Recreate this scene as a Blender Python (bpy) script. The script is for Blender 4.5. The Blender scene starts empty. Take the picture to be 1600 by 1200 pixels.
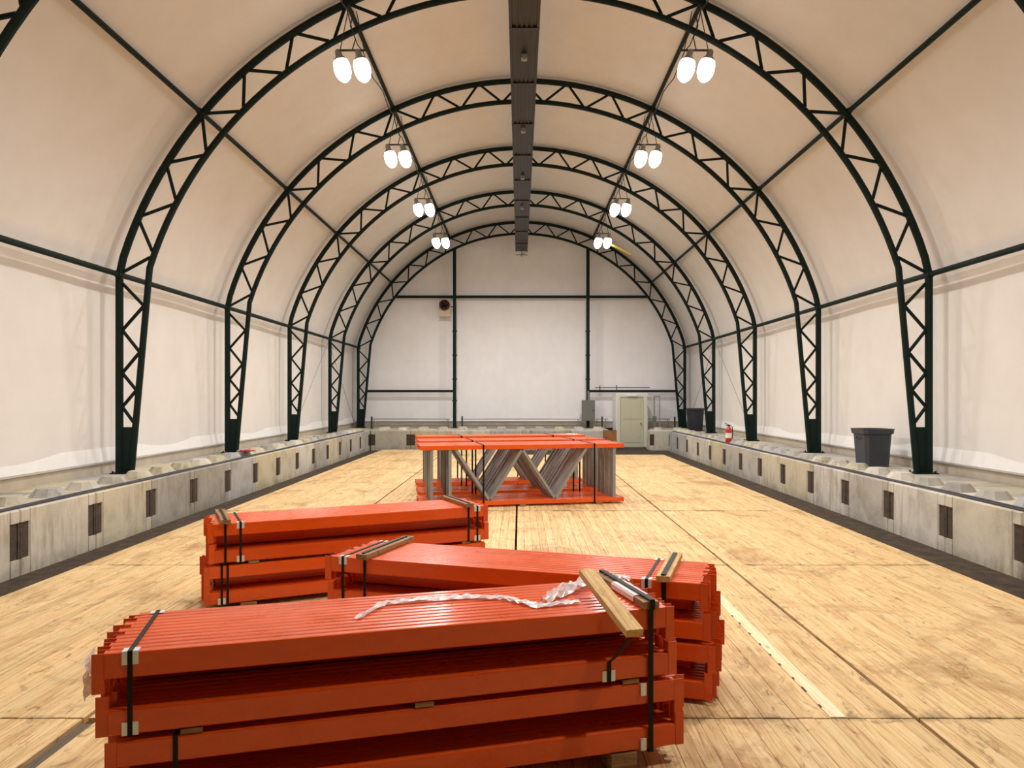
import bpy, math, random
from mathutils import Vector, Matrix
random.seed(7)
S = bpy.context.scene
COL = S.collection
PI = math.pi

# ------------------------------------------------------------------ camera
cam_d = bpy.data.cameras.new('camera'); cam = bpy.data.objects.new('camera', cam_d); COL.objects.link(cam)
CZ = 1.93                                   # eye height above the timber floor
cam.location = (0, 0, CZ); cam.rotation_euler = (PI/2, 0, 0)
cam_d.sensor_width = 36; cam_d.lens = 26.325
cam_d.shift_x = -0.0075; cam_d.shift_y = 0.0125
cam_d.clip_end = 200
S.camera = cam
# ------------------------------------------------------------------ world, exposure
w = bpy.data.worlds.new('world'); S.world = w; w.use_nodes = True
w.node_tree.nodes['Background'].inputs[0].default_value = (0.02, 0.025, 0.035, 1)
w.node_tree.nodes['Background'].inputs[1].default_value = 0.3
S.view_settings.view_transform = 'Standard'; S.view_settings.look = 'None'
S.view_settings.gamma = 1; S.view_settings.use_curve_mapping = False
S.view_settings.exposure = 0.0
LAMP_W = 390.0                              # watts of each flood pair
LAMP_COL = (1.0, 0.97, 0.935)

# ------------------------------------------------------------------ helpers
def lin(r, g, b):
    f = lambda c: (c/255/12.92) if c/255 <= 0.04045 else ((c/255+0.055)/1.055)**2.4
    return (f(r), f(g), f(b), 1)

class MB:
    def __init__(s): s.v = []; s.f = []; s.sm = []
    def add(s, vs, fs, smooth=False):
        o = len(s.v); s.v += [tuple(p) for p in vs]
        for f in fs: s.f.append([i+o for i in f]); s.sm.append(smooth)
        return s
    def box(s, a, b, M=None):
        x0, y0, z0 = a; x1, y1, z1 = b
        vs = [Vector(p) for p in ((x0,y0,z0),(x1,y0,z0),(x1,y1,z0),(x0,y1,z0),(x0,y0,z1),(x1,y0,z1),(x1,y1,z1),(x0,y1,z1))]
        if M: vs = [M @ p for p in vs]
        return s.add(vs, [(0,3,2,1),(4,5,6,7),(0,1,5,4),(1,2,6,5),(2,3,7,6),(3,0,4,7)])
    def cbox(s, a, b, c, M=None):
        """box with chamfered edges along its longest axis and top"""
        x0, y0, z0 = a; x1, y1, z1 = b
        pts = [(y0+c,z0),(y1-c,z0),(y1,z0+c),(y1,z1-c),(y1-c,z1),(y0+c,z1),(y0,z1-c),(y0,z0+c)]
        vs = [Vector((x0,p,q)) for p,q in pts] + [Vector((x1,p,q)) for p,q in pts]
        if M: vs = [M @ p for p in vs]
        fs = [(i, (i+1)%8, 8+(i+1)%8, 8+i) for i in range(8)]
        fs = [tuple(reversed(f)) for f in fs] + [tuple(range(8)), tuple(range(15,7,-1))]
        fs = [tuple(reversed(f)) for f in fs]
        return s.add(vs, fs)
    def tube(s, pts, r, n=8, closed=False, up=Vector((0,1,0))):
        pts = [Vector(p) for p in pts]; N = len(pts); vs = []
        for i, p in enumerate(pts):
            if closed: t = pts[(i+1)%N]-pts[i-1]
            else: t = pts[min(i+1,N-1)]-pts[max(i-1,0)]
            t.normalize()
            u = up if abs(t.dot(up)) < .95 else Vector((0,0,1))
            a = t.cross(u).normalized(); b = t.cross(a).normalized()
            rr = r[i] if isinstance(r, (list, tuple)) else r
            for k in range(n):
                th = 2*PI*(k+.5)/n
                vs.append(p + a*rr*math.cos(th) + b*rr*math.sin(th))
        fs = []
        for i in range(N if closed else N-1):
            j = (i+1) % N
            for k in range(n):
                fs.append((i*n+k, i*n+(k+1)%n, j*n+(k+1)%n, j*n+k))
        s.add(vs, fs, n > 4)
        if not closed:
            o = len(s.v)-len(vs)
            s.f.append([o+k for k in range(n)][::-1]); s.sm.append(False)
            s.f.append([o+(N-1)*n+k for k in range(n)]); s.sm.append(False)
        return s
    def lathe(s, prof, n=20, M=None, sx=1, sy=1):
        vs = []
        for r, z in prof:
            for k in range(n):
                a = 2*PI*k/n; p = Vector((r*math.cos(a)*sx, r*math.sin(a)*sy, z))
                vs.append(M @ p if M else p)
        fs = []
        for i in range(len(prof)-1):
            for k in range(n):
                fs.append((i*n+k, i*n+(k+1)%n, (i+1)*n+(k+1)%n, (i+1)*n+k))
        fs.append(tuple(range(n))[::-1]); fs.append(tuple((len(prof)-1)*n+k for k in range(n)))
        return s.add(vs, fs, True)
    def strip(s, pts, width, axis, th=.003):
        """flat band along pts, width along axis"""
        pts = [Vector(p) for p in pts]; ax = Vector(axis).normalized()*width/2; vs = []
        for i, p in enumerate(pts):
            t = (pts[min(i+1,len(pts)-1)]-pts[max(i-1,0)]).normalized()
            nrm = t.cross(ax).normalized()*th/2
            vs += [p-ax-nrm, p+ax-nrm, p+ax+nrm, p-ax+nrm]
        fs = []
        for i in range(len(pts)-1):
            for k in range(4):
                fs.append((4*i+k, 4*i+(k+1)%4, 4*i+4+(k+1)%4, 4*i+4+k))
        e = 4*(len(pts)-1)
        fs += [(3,2,1,0), (e,e+1,e+2,e+3)]
        return s.add(vs, fs)
    def mesh(s, name, mat, bevel=0):
        m = bpy.data.meshes.new(name); m.from_pydata(s.v, [], s.f)
        m.polygons.foreach_set('use_smooth', s.sm); m.update()
        import bmesh
        bm = bmesh.new(); bm.from_mesh(m); bmesh.ops.recalc_face_normals(bm, faces=bm.faces)
        bm.to_mesh(m); bm.free()
        if any(s.sm): m.set_sharp_from_angle(angle=0.7)
        m.materials.append(mat); return m
    def build(s, name, mat, parent=None):
        return obj(name, s.mesh(name, mat), parent)

def obj(name, mesh, parent=None):
    o = bpy.data.objects.new(name, mesh); COL.objects.link(o)
    if parent: o.parent = parent
    return o
def tag(o, label, cat, group=None, kind=None):
    if label: o['label'] = label
    if cat: o['category'] = cat
    if group: o['group'] = group
    if kind: o['kind'] = kind
    return o
def struct(o, label=None, cat=None):
    o['kind'] = 'structure'
    if label: o['label'] = label
    if cat: o['category'] = cat
    return o
def thing(name, label, cat, loc=(0,0,0), rz=0, group=None):
    o = bpy.data.objects.new(name, None); COL.objects.link(o); o.empty_display_size = .1
    o.location = loc; o.rotation_euler = (0,0,rz)
    return tag(o, label, cat, group)
def dup(root, loc, label, rz=None, group=None):
    r = root.copy(); COL.objects.link(r); r.location = loc
    if rz is not None: r.rotation_euler = (0,0,rz)
    r['label'] = label
    if group: r['group'] = group
    for ch in list(root.children):
        c = ch.copy(); COL.objects.link(c); c.parent = r
        for g in list(ch.children):
            d = g.copy(); COL.objects.link(d); d.parent = c
    return r
ORD = ['first','second','third','fourth','fifth','sixth','seventh','eighth','ninth','tenth','eleventh','twelfth','thirteenth',
 'fourteenth','fifteenth','sixteenth','seventeenth','eighteenth','nineteenth','twentieth','twenty-first','twenty-second','twenty-third','twenty-fourth','twenty-fifth']

# ------------------------------------------------------------------ materials
def new_mat(name):
    m = bpy.data.materials.new(name); m.use_nodes = True
    nt = m.node_tree; return m, nt, nt.nodes['Principled BSDF']
def node(nt, t, **kw):
    n = nt.nodes.new(t)
    for k, v in kw.items():
        if k in n.inputs: n.inputs[k].default_value = v
        else: setattr(n, k, v)
    return n
def ramp(nt, fac, stops):
    r = nt.nodes.new('ShaderNodeValToRGB'); e = r.color_ramp.elements
    while len(e) < len(stops): e.new(0.5)
    for i, (p, c) in enumerate(stops): e[i].position = p; e[i].color = c
    nt.links.new(fac, r.inputs[0]); return r.outputs[0]
def mix(nt, fac, a, b, mode='MIX'):
    n = nt.nodes.new('ShaderNodeMix'); n.data_type = 'RGBA'; n.blend_type = mode
    for s, v in ((n.inputs[0], fac), (n.inputs[6], a), (n.inputs[7], b)):
        if isinstance(v, (int, float, tuple)): s.default_value = v
        else: nt.links.new(v, s)
    return n.outputs[2]
def math_n(nt, op, a, b=0.0):
    n = nt.nodes.new('ShaderNodeMath'); n.operation = op
    for s, v in ((n.inputs[0], a), (n.inputs[1], b)):
        if isinstance(v, (int, float)): s.default_value = v
        else: nt.links.new(v, s)
    return n.outputs[0]
def noise(nt, vec, scale, detail=4, rough=.6, dist=0, off=None):
    n = node(nt, 'ShaderNodeTexNoise', Scale=scale, Detail=detail, Roughness=rough, Distortion=dist)
    if vec is not None: nt.links.new(vec, n.inputs['Vector'])
    return n.outputs[0]
def mapping(nt, vec, sc, loc=None):
    m = nt.nodes.new('ShaderNodeMapping'); m.inputs['Scale'].default_value = sc
    if loc is not None: nt.links.new(loc, m.inputs['Location'])
    nt.links.new(vec, m.inputs['Vector']); return m.outputs[0]
def coords(nt, kind='Object'):
    return nt.nodes.new('ShaderNodeTexCoord').outputs[kind]
def wpos(nt): return nt.nodes.new('ShaderNodeNewGeometry').outputs['Position']
def bump(nt, bs, h, strength=.3, dist=.01):
    b = node(nt, 'ShaderNodeBump', Strength=strength, Distance=dist)
    nt.links.new(h, b.inputs['Height']); nt.links.new(b.outputs[0], bs.inputs['Normal'])

def simple(name, col, rough=.5, metal=0, var=.12, scale=8, bmp=0, coat=0, rnd=0.0):
    m, nt, bs = new_mat(name)
    p = wpos(nt); n = noise(nt, p, scale, 5)
    dk = tuple(c*(1-var) for c in col[:3])+(1,); lt = tuple(min(1,c*(1+var)) for c in col[:3])+(1,)
    c = ramp(nt, n, [(.3, dk), (.7, lt)])
    if rnd:
        r = nt.nodes.new('ShaderNodeObjectInfo').outputs['Random']
        rc = ramp(nt, r, [(0, (1-rnd,1-rnd,1-rnd,1)), (1, (1+rnd*.4,1+rnd*.4,1+rnd*.4,1))])
        c = mix(nt, 1.0, c, rc, 'MULTIPLY')
    nt.links.new(c, bs.inputs['Base Color'])
    bs.inputs['Roughness'].default_value = rough; bs.inputs['Metallic'].default_value = metal
    if coat: bs.inputs['Coat Weight'].default_value = coat; bs.inputs['Coat Roughness'].default_value = .12
    if bmp: bump(nt, bs, noise(nt, p, scale*6, 6), bmp)
    return m

def fabric_mat(name, col, seam):
    m, nt, bs = new_mat(name); p = wpos(nt)
    n = noise(nt, p, .5, 4, .5)
    c = ramp(nt, n, [(.35, tuple(x*.95 for x in col[:3])+(1,)), (.65, col)])
    n2 = noise(nt, mapping(nt, p, (1, .6, .6)), 3.0, 5, .6)
    c = mix(nt, 1.0, c, ramp(nt, n2, [(.3, (.965,.955,.94,1)), (.6, (1,1,1,1))]), 'MULTIPLY')
    nt.links.new(c, bs.inputs['Base Color'])
    bs.inputs['Roughness'].default_value = .55
    bs.inputs['Specular IOR Level'].default_value = .25
    bump(nt, bs, noise(nt, mapping(nt, p, (.7, 1.6, .5)), 1.3, 3, .5), .25, .06)
    return m
M_fabric = fabric_mat('white_fabric', (.80, .775, .745, 1), True)
M_fabric_end = fabric_mat('end_fabric', (.90, .895, .92, 1), True)
M_hem = simple('fabric_hem', (.86, .85, .83, 1), .5, var=.03)
M_skirt = simple('skirt_board', lin(186,174,156), .8, var=.12, scale=3, bmp=.1)
M_green = simple('dark_green_paint', lin(9,30,25), .6, var=.2, scale=5)
M_green.node_tree.nodes['Principled BSDF'].inputs['Specular IOR Level'].default_value = .2
M_duct = simple('dark_duct', lin(38,32,28), .45, var=.25, scale=2.5)
M_ductrib = simple('dark_duct_rib', lin(28,25,23), .5, var=.2)
M_grey = simple('grey_metal', lin(150,150,146), .4, .3, var=.1)
M_chrome = simple('bright_clip', lin(225,228,226), .35, .2, var=.06)
M_black = simple('black_strap', lin(16,15,17), .55, var=.2)
M_black.node_tree.nodes['Principled BSDF'].inputs['Specular IOR Level'].default_value = .25
M_cable = simple('black_cable', lin(38,36,36), .6)
M_bin = simple('bin_plastic', lin(58,62,70), .55, var=.1)
M_binblue = simple('dark_bin_plastic', lin(32,36,50), .5, var=.1)
M_doorp = simple('door_paint', lin(196,194,170), .5, var=.03)
M_doorf = simple('door_frame_paint', lin(216,212,196), .5, var=.03)
M_cab = simple('cabinet_grey', lin(112,112,108), .45, .1, var=.06)
M_ext = simple('extinguisher_red', lin(190,24,20), .3, coat=.4, var=.05)
M_yellow = simple('yellow_webbing', lin(225,200,60), .6)
M_ply = simple('brown_plywood', lin(140,95,50), .7, var=.25, scale=6)
M_conduit = simple('conduit', lin(70,72,84), .4, .3, var=.15)
M_brace = simple('galvanised_brace', lin(150,150,146), .5, .15, var=.03, scale=1.5, rnd=.25)
M_fan = simple('fan_dark_red', lin(92,28,38), .5)
M_beige = simple('beige_plate', lin(206,190,168), .6)
M_ragred = simple('red_rag', lin(150,40,40), .9)
M_white = simple('white_plastic', lin(232,232,228), .4)

def ground_mat():
    m, nt, bs = new_mat('dark_dirt_ground'); p = wpos(nt)
    c = ramp(nt, noise(nt, p, 6, 8, .7), [(.3, lin(34,26,17)), (.55, lin(66,52,36)), (.75, lin(96,78,54))])
    nt.links.new(c, bs.inputs['Base Color']); bs.inputs['Roughness'].default_value = .95
    bump(nt, bs, noise(nt, p, 40, 6), .6, .01); return m
M_ground = ground_mat()

def wood_mat(name, light, mid, dark, axis='Y', stain=1.0, cell=False):
    m, nt, bs = new_mat(name)
    p = wpos(nt)
    oi = nt.nodes.new('ShaderNodeObjectInfo').outputs['Random']
    ge = nt.nodes.new('ShaderNodeNewGeometry').outputs['Random Per Island']
    r = math_n(nt, 'FRACT', math_n(nt, 'ADD', math_n(nt, 'MULTIPLY', oi, 7.13), math_n(nt, 'MULTIPLY', ge, 5.7)))
    cx = nt.nodes.new('ShaderNodeCombineXYZ'); nt.links.new(math_n(nt, 'MULTIPLY', r, 40.0), cx.inputs[1])
    nt.links.new(math_n(nt, 'MULTIPLY', r, 13.0), cx.inputs[0])
    src = p if axis == 'Y' else coords(nt)
    sc = (22, .9, 22) if axis == 'Y' else (.9, 22, 22)
    g = noise(nt, mapping(nt, src, sc, cx.outputs[0]), 1.6, 6, .62, 1.2)
    c = ramp(nt, g, [(.30, dark), (.45, mid), (.62, light), (.85, tuple(min(1, x*1.06) for x in light[:3])+(1,))])
    tone = ramp(nt, r, [(0, (.80,.76,.70,1)), (.3, (.96,.90,.84,1)), (.6, (1.03,1.02,1.0,1)), (.85, (.93,.95,.93,1)), (1, (1.06,.97,.88,1))])
    c = mix(nt, .75, c, tone, 'MULTIPLY')
    # knots
    vo = node(nt, 'ShaderNodeTexVoronoi', Scale=1.0); vo.feature = 'F1'
    nt.links.new(mapping(nt, src, (9, 2.3, 9) if axis == 'Y' else (2.3, 9, 9), cx.outputs[0]), vo.inputs['Vector'])
    kf = ramp(nt, vo.outputs['Distance'], [(.05, (1,1,1,1)), (.13, (0,0,0,1))])
    c = mix(nt, math_n(nt, 'MULTIPLY', kf, .55), c, lin(120,72,34))
    if stain:
        s1 = noise(nt, mapping(nt, p, (1.0, .8, 1)), 1.1, 8, .68, .8)
        f1 = ramp(nt, s1, [(.52, (0,0,0,1)), (.66, (1,1,1,1))])
        c = mix(nt, math_n(nt, 'MULTIPLY', f1, .62*stain), c, lin(150,102,56))
        s2 = noise(nt, mapping(nt, p, (5, 2.2, 5)), 1.6, 9, .75, 1.5)
        f2 = ramp(nt, s2, [(.55, (0,0,0,1)), (.66, (1,1,1,1))])
        c = mix(nt, math_n(nt, 'MULTIPLY', f2, .65*stain), c, lin(104,72,44))
        s3 = noise(nt, mapping(nt, p, (26, 9, 26)), 1.0, 4, .6)
        f3 = ramp(nt, s3, [(.70, (0,0,0,1)), (.76, (1,1,1,1))])
        c = mix(nt, math_n(nt, 'MULTIPLY', f3, .55*stain), c, lin(96,60,40))
    if name == 'floor_wood':
        sp = nt.nodes.new('ShaderNodeSeparateXYZ'); nt.links.new(p, sp.inputs[0])
        q = math_n(nt, 'FRACT', math_n(nt, 'DIVIDE', math_n(nt, 'ADD', sp.outputs[1], 24.2), 4.1))
        dd = math_n(nt, 'ABSOLUTE', math_n(nt, 'SUBTRACT', q, .5))       # .5 at the seams
        near = math_n(nt, 'ADD', math_n(nt, 'MULTIPLY', math_n(nt, 'SUBTRACT', dd, .5), 5.5), noise(nt, mapping(nt, p, (2.2, 1.6, 1)), 1.3, 7, .7))
        fs_ = ramp(nt, near, [(.44, (0,0,0,1)), (.60, (1,1,1,1))])
        c = mix(nt, math_n(nt, 'MULTIPLY', fs_, .62), c, lin(84,66,42))
    nt.links.new(c, bs.inputs['Base Color']); bs.inputs['Roughness'].default_value = .62
    bs.inputs['Specular IOR Level'].default_value = .3
    bump(nt, bs, g, .25, .004)
    return m
M_plank = wood_mat('floor_wood', lin(230,202,154), lin(215,182,130), lin(180,138,88))
M_plank_pale = wood_mat('pale_floor_wood', lin(240,228,190), lin(232,214,170), lin(206,182,134), stain=.4)
M_lumber = wood_mat('lumber_wood', lin(222,190,130), lin(198,160,100), lin(150,112,66), 'X', .8)
M_lumber_dk = wood_mat('weathered_lumber', lin(170,132,92), lin(132,98,64), lin(80,58,38), 'X', 1.0)
M_greytimber = wood_mat('grey_timber', lin(120,110,92), lin(96,86,72), lin(62,54,44), 'Y', 1.0)

def concrete_mat(name='concrete'):
    m, nt, bs = new_mat(name); p = wpos(nt)
    r = nt.nodes.new('ShaderNodeObjectInfo').outputs['Random']
    base = ramp(nt, r, [(0, lin(156,152,144)), (.25, lin(186,182,174)), (.5, lin(166,167,170)), (.72, lin(196,186,156)), (1, lin(208,204,196))])
    n1 = noise(nt, p, 1.9, 9, .62, .4)
    c = mix(nt, 1.0, base, ramp(nt, n1, [(.32, (.70,.68,.64,1)), (.48, (.93,.92,.90,1)), (.68, (1.05,1.04,1.02,1))]), 'MULTIPLY')
    st = noise(nt, mapping(nt, p, (7, 7, .9)), 1.3, 6, .7)
    big = noise(nt, p, .55, 2, .5)
    f = ramp(nt, math_n(nt, 'MULTIPLY', st, big), [(.27, (0,0,0,1)), (.40, (1,1,1,1))])
    c = mix(nt, math_n(nt, 'MULTIPLY', f, .5), c, lin(112,94,60))
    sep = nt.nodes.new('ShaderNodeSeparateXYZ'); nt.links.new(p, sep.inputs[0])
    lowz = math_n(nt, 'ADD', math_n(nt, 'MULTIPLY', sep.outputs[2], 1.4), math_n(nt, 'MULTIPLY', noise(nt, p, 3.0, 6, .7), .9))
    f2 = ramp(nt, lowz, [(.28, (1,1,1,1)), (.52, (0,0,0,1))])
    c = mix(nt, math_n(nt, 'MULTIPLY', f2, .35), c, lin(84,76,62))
    nt.links.new(c, bs.inputs['Base Color']); bs.inputs['Roughness'].default_value = .85
    bump(nt, bs, noise(nt, p, 30, 8, .7), .35, .006)
    return m
M_conc = concrete_mat()
M_pocket = simple('pocket_shade_dirt', lin(74,60,48), .9, var=.35, scale=12, bmp=.3)  # dark brown has the recess shade painted in, on top of dirt staining

def orange_mat(name, col, rough=.28):
    m, nt, bs = new_mat(name); p = wpos(nt)
    r = nt.nodes.new('ShaderNodeObjectInfo').outputs['Random']
    n = noise(nt, mapping(nt, p, (3,3,8)), 2, 6)
    c = ramp(nt, n, [(.3, tuple(x*.88 for x in col[:3])+(1,)), (.7, col)])
    c = mix(nt, 1.0, c, ramp(nt, r, [(0, (.90,.86,.86,1)), (1, (1.04,1.08,1.08,1))]), 'MULTIPLY')
    nt.links.new(c, bs.inputs['Base Color']); bs.inputs['Roughness'].default_value = rough
    nt.links.new(ramp(nt, noise(nt, p, 5, 6), [(.3, (.22,)*3+(1,)), (.75, (.42,)*3+(1,))]), bs.inputs['Roughness'])
    bs.inputs['Specular IOR Level'].default_value = .35; bs.inputs['Coat Weight'].default_value = .35; bs.inputs['Coat Roughness'].default_value = .14
    return m
M_orange = orange_mat('orange_paint', (.80, .098, .008, 1))
M_orange_f = orange_mat('orange_frame_paint', (.86, .115, .010, 1))

def film_mat():
    m, nt, bs = new_mat('plastic_film')
    bs.inputs['Base Color'].default_value = (.9,.82,.8,1); bs.inputs['Roughness'].default_value = .22
    bs.inputs['Alpha'].default_value = .8
    bs.inputs['Specular IOR Level'].default_value = .7
    return m
M_film = film_mat()
def emit_mat(name, col, st):
    m, nt, bs = new_mat(name)
    bs.inputs['Emission Color'].default_value = col; bs.inputs['Emission Strength'].default_value = st
    bs.inputs['Base Color'].default_value = (.9,.9,.9,1); return m
M_glow = emit_mat('lamp_glow', (1,.97,.93,1), 9.0)

# ------------------------------------------------------------------ dimensions
XC = 0.075                       # hall centre line
W = 6.81; CCZ = CZ+0.205; RO = 7.075; RI = 6.60
S_F = 4.66; D1 = 12.6
FY = [D1+S_F*k for k in range(-3, 5)]        # -1.38 .. 31.24
Y0 = -1.75; YE = 31.62            # back and far end walls
GZ = -0.12; BT = 0.64            # ground and block top
XR, XL = 5.62, -5.72             # faces of the block rows
ZS = 0.83                        # hem of the fabric

# ------------------------------------------------------------------ floor
ground = struct(MB().box((-9, -7, GZ-.2), (9, YE+1, GZ)).build('floor', M_ground), 'timber mat floor laid over dark ground between the concrete blocks', 'floor')
PX = [-5.03, -2.61, -0.05, 2.386, 4.82]
PY = [-5.8, -3.7, .4, 4.5, 8.6, 12.7, 16.8, 20.9, 25.0, 27.4]
NB = 24
def plank_mb(mb, x0, x1, y0, y1, z1=0.0, z0=-.10):
    c = .0028
    vs = [(x0,y0,z0),(x1,y0,z0),(x1,y0,z1-c),(x1-c,y0,z1),(x0+c,y0,z1),(x0,y0,z1-c)]
    vs += [(a,y1,b) for a,_,b in vs]
    fs = [(0,1,2,3,4,5),(11,10,9,8,7,6)]+[(i,6+i,6+(i+1)%6,(i+1)%6) for i in range(6)]
    mb.add(vs, fs)
far = MB()
plank_mesh = {}
for j in range(len(PY)-1):
    for i in range(4):
        if j == len(PY)-2 and i > 1: continue
        x0, x1 = PX[i]+.014, PX[i+1]-.014
        if i == 1 and j == 2: x0 += .07
        y0, y1 = PY[j]+.008, PY[j+1]-.008
        if i in (1, 2) and j == len(PY)-2: y1 += 0
        if j in (2, 3, 4):
            pan = thing('floor_panel', None, None); pan.parent = ground
            pan.location = ((x0+x1)/2, (y0+y1)/2, 0)
            wdt = (x1-x0)/NB
            key = (i, j)
            for k in range(NB):
                cx = -(x1-x0)/2+wdt*(k+.5)
                kk = (round(wdt, 4), round(y1-y0, 3))
                if kk not in plank_mesh:
                    b = MB(); plank_mb(b, -wdt/2+.0008, wdt/2-.0008, -(y1-y0)/2, (y1-y0)/2)
                    plank_mesh[kk] = (b.mesh('plank', M_plank), b.mesh('plank', M_plank_pale))
                pale = (i == 2 and j == 3 and k == 19)
                o = obj('plank', plank_mesh[kk][1 if pale else 0], pan)
                if pale: o['label'] = 'paler plank with dark slots'
                o.location = (cx, 0, random.uniform(-.0025, .0008)-(.001 if not pale else -.002))
                if pale:
                    sl = MB()
                    for q in range(9):
                        yy = -1.9+q*.24+random.uniform(-.04,.04)
                        l_ = random.uniform(.03,.09)
                        sl.box((-.052, yy, 0), (-.040, yy+l_, .0012))
                    so = sl.build('slot', M_pocket, pan); so.location = (cx, 0, .0015)
        else:
            wdt = (x1-x0)/NB
            for k in range(NB):
                plank_mb(far, x0+wdt*k+.0008, x0+wdt*(k+1)-.0008, y0, y1, random.uniform(-.0025, .0008))
fo = far.build('distant_planks', M_plank, ground); fo['kind'] = 'stuff'
tag(MB().box((-2.60, .5, -.09), (-2.535, 4.45, -.012)).build('timber_strip', M_greytimber), 'weathered grey timber strip in floor gap at lower left', 'timber')
# bearers below the mats (hold them off the ground)
bear = MB()
for y in [PY[0]+.4+1.4*k for k in range(24)]:
    bear.box((-4.9, y, GZ), (4.7 if y < 24.7 else -.1, y+.15, -.1))
bear.build('bearers', M_greytimber, ground)['kind'] = 'stuff'

# ------------------------------------------------------------------ fabric shell
def shell_profile():
    """(x,z) points from left hem to right hem, relative to hall centre"""
    out = []
    a0 = math.radians(13.5)
    N = 60
    for i in range(N+1):
        a = a0 + (PI-2*a0)*i/N
        e = min(a, PI-a); t = max(0, min(1, (e-a0)/math.radians(45)))
        r = RO + .24*(1-t) + .11*t
        out.append((r*math.cos(a), CCZ-CCZ + CCZ + r*math.sin(a)))
    return out          # right to left
prof = shell_profile()
XW = prof[0][0]; ZW = prof[0][1]
def sheet(name, pts, y0, y1, mat, th=.012, ny=30):
    mb = MB(); ys = [y0+(y1-y0)*j/ny for j in range(ny+1)]
    n = len(pts); vs = []
    def bel(y):  # slight belly between the arches
        t = ((y-D1)/S_F) % 1.0
        return .035*math.sin(PI*t)**2
    cxy = Vector((0, CCZ-1.0))
    for off in (0, th):
        for y in ys:
            for (x, z) in pts:
                v = Vector((x, z))-cxy; L = v.length
                v = v*(1+(off-bel(y))/L)+cxy
                vs.append((XC+v.x, y, v.y if len(pts) > 8 else z))
    m = (ny+1)*n; fs = []
    for k, o in enumerate((0, m)):
        for j in range(ny):
            for i in range(n-1):
                f = (o+j*n+i, o+j*n+i+1, o+(j+1)*n+i+1, o+(j+1)*n+i)
                fs.append(f if k else f[::-1])
    mb.add(vs, fs, True)
    # rims
    rim = []
    for i in range(n-1):
        rim += [(i, i+1, m+i+1, m+i), (ny*n+i, m+ny*n+i, m+ny*n+i+1, ny*n+i+1)]
    for j in range(ny):
        rim += [(j*n, m+j*n, m+(j+1)*n, (j+1)*n), (j*n+n-1, (j+1)*n+n-1, m+(j+1)*n+n-1, m+j*n+n-1)]
    mb.add([], []); 
    for f in rim: mb.f.append(list(f)); mb.sm.append(False)
    return struct(mb.build(name, mat))
ceil = sheet('ceiling', prof, Y0, YE, M_fabric, ny=96)
ceil['label'] = 'white fabric roof skin stretched over the green arches'; ceil['category'] = 'roof'
wl = [(XW, ZW-(ZW-ZS)*i/5) for i in range(6)]
for nm, sg in (('wall_right', 1), ('wall_left', -1)):
    o = sheet(nm, [(sg*x, z) for x, z in wl], Y0, YE, M_fabric, ny=96)
    o['category'] = 'wall'; o['label'] = 'white fabric side wall behind the %s row of arch legs' % nm.split('_')[1]
    xx = XC+sg*(XW-.02)
    hem = MB().tube([(xx, Y0, ZS), (xx, YE-.05, ZS)], .028, 8).build('hem', M_hem, o)
    xb_, xt_ = XC+sg*(XW-.06), XC+sg*(XW-.018)
    MB().add([(xt_,Y0+.06,ZS+.24),(xt_,YE-.06,ZS+.24),(xb_,YE-.06,ZS+.01),(xb_,Y0+.06,ZS+.01),(xt_+sg*.008,Y0+.06,ZS+.24),(xt_+sg*.008,YE-.06,ZS+.24),(xb_+sg*.008,YE-.06,ZS+.01),(xb_+sg*.008,Y0+.06,ZS+.01)],[(0,1,2,3),(7,6,5,4),(0,4,5,1),(1,5,6,2),(2,6,7,3),(3,7,4,0)]).build('hem_flap', M_hem, o)
    sk = MB().box((XC+sg*XW, Y0, BT-.02), (XC+sg*(XW+.06), YE, ZS)) if sg > 0 else MB().box((XC-XW-.06, Y0, BT-.02), (XC-XW, YE, ZS))
    struct(sk.build('trim_1' if sg > 0 else 'trim_2', M_skirt), 'beige skirt board under the %s fabric wall' % nm.split('_')[1], 'trim')
# end walls
def end_wall(name, y, th, lab, mat):
    mb = MB(); pts = [(x*.999, z) for x, z in prof]
    ring = [(XW, ZS)]+pts+[(-XW, ZS)]
    n = len(ring); vs = [(XC+x, y, z) for x, z in ring]+[(XC+x, y+th, z) for x, z in ring]
    mb.add(vs, [tuple(range(n)), tuple(range(2*n-1, n-1, -1))]+[(i, (i+1)%n, n+(i+1)%n, n+i) for i in range(n)])
    return struct(mb.build(name, mat), lab, 'wall')
ew = end_wall('wall_back', YE-.02, .02, 'white fabric end wall at the far end of the hall', M_fabric_end)
struct(MB().box((XC-XW, YE-.02, BT-.02), (XC+XW, YE+.05, ZS)).build('trim_3', M_skirt), 'beige skirt board under the far end wall', 'trim')
MB().tube([(XC-XW+.1, YE-.06, ZS+.08), (XC+XW-.1, YE-.06, ZS+.08)], .035, 8).build('hem', M_hem, ew)

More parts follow.
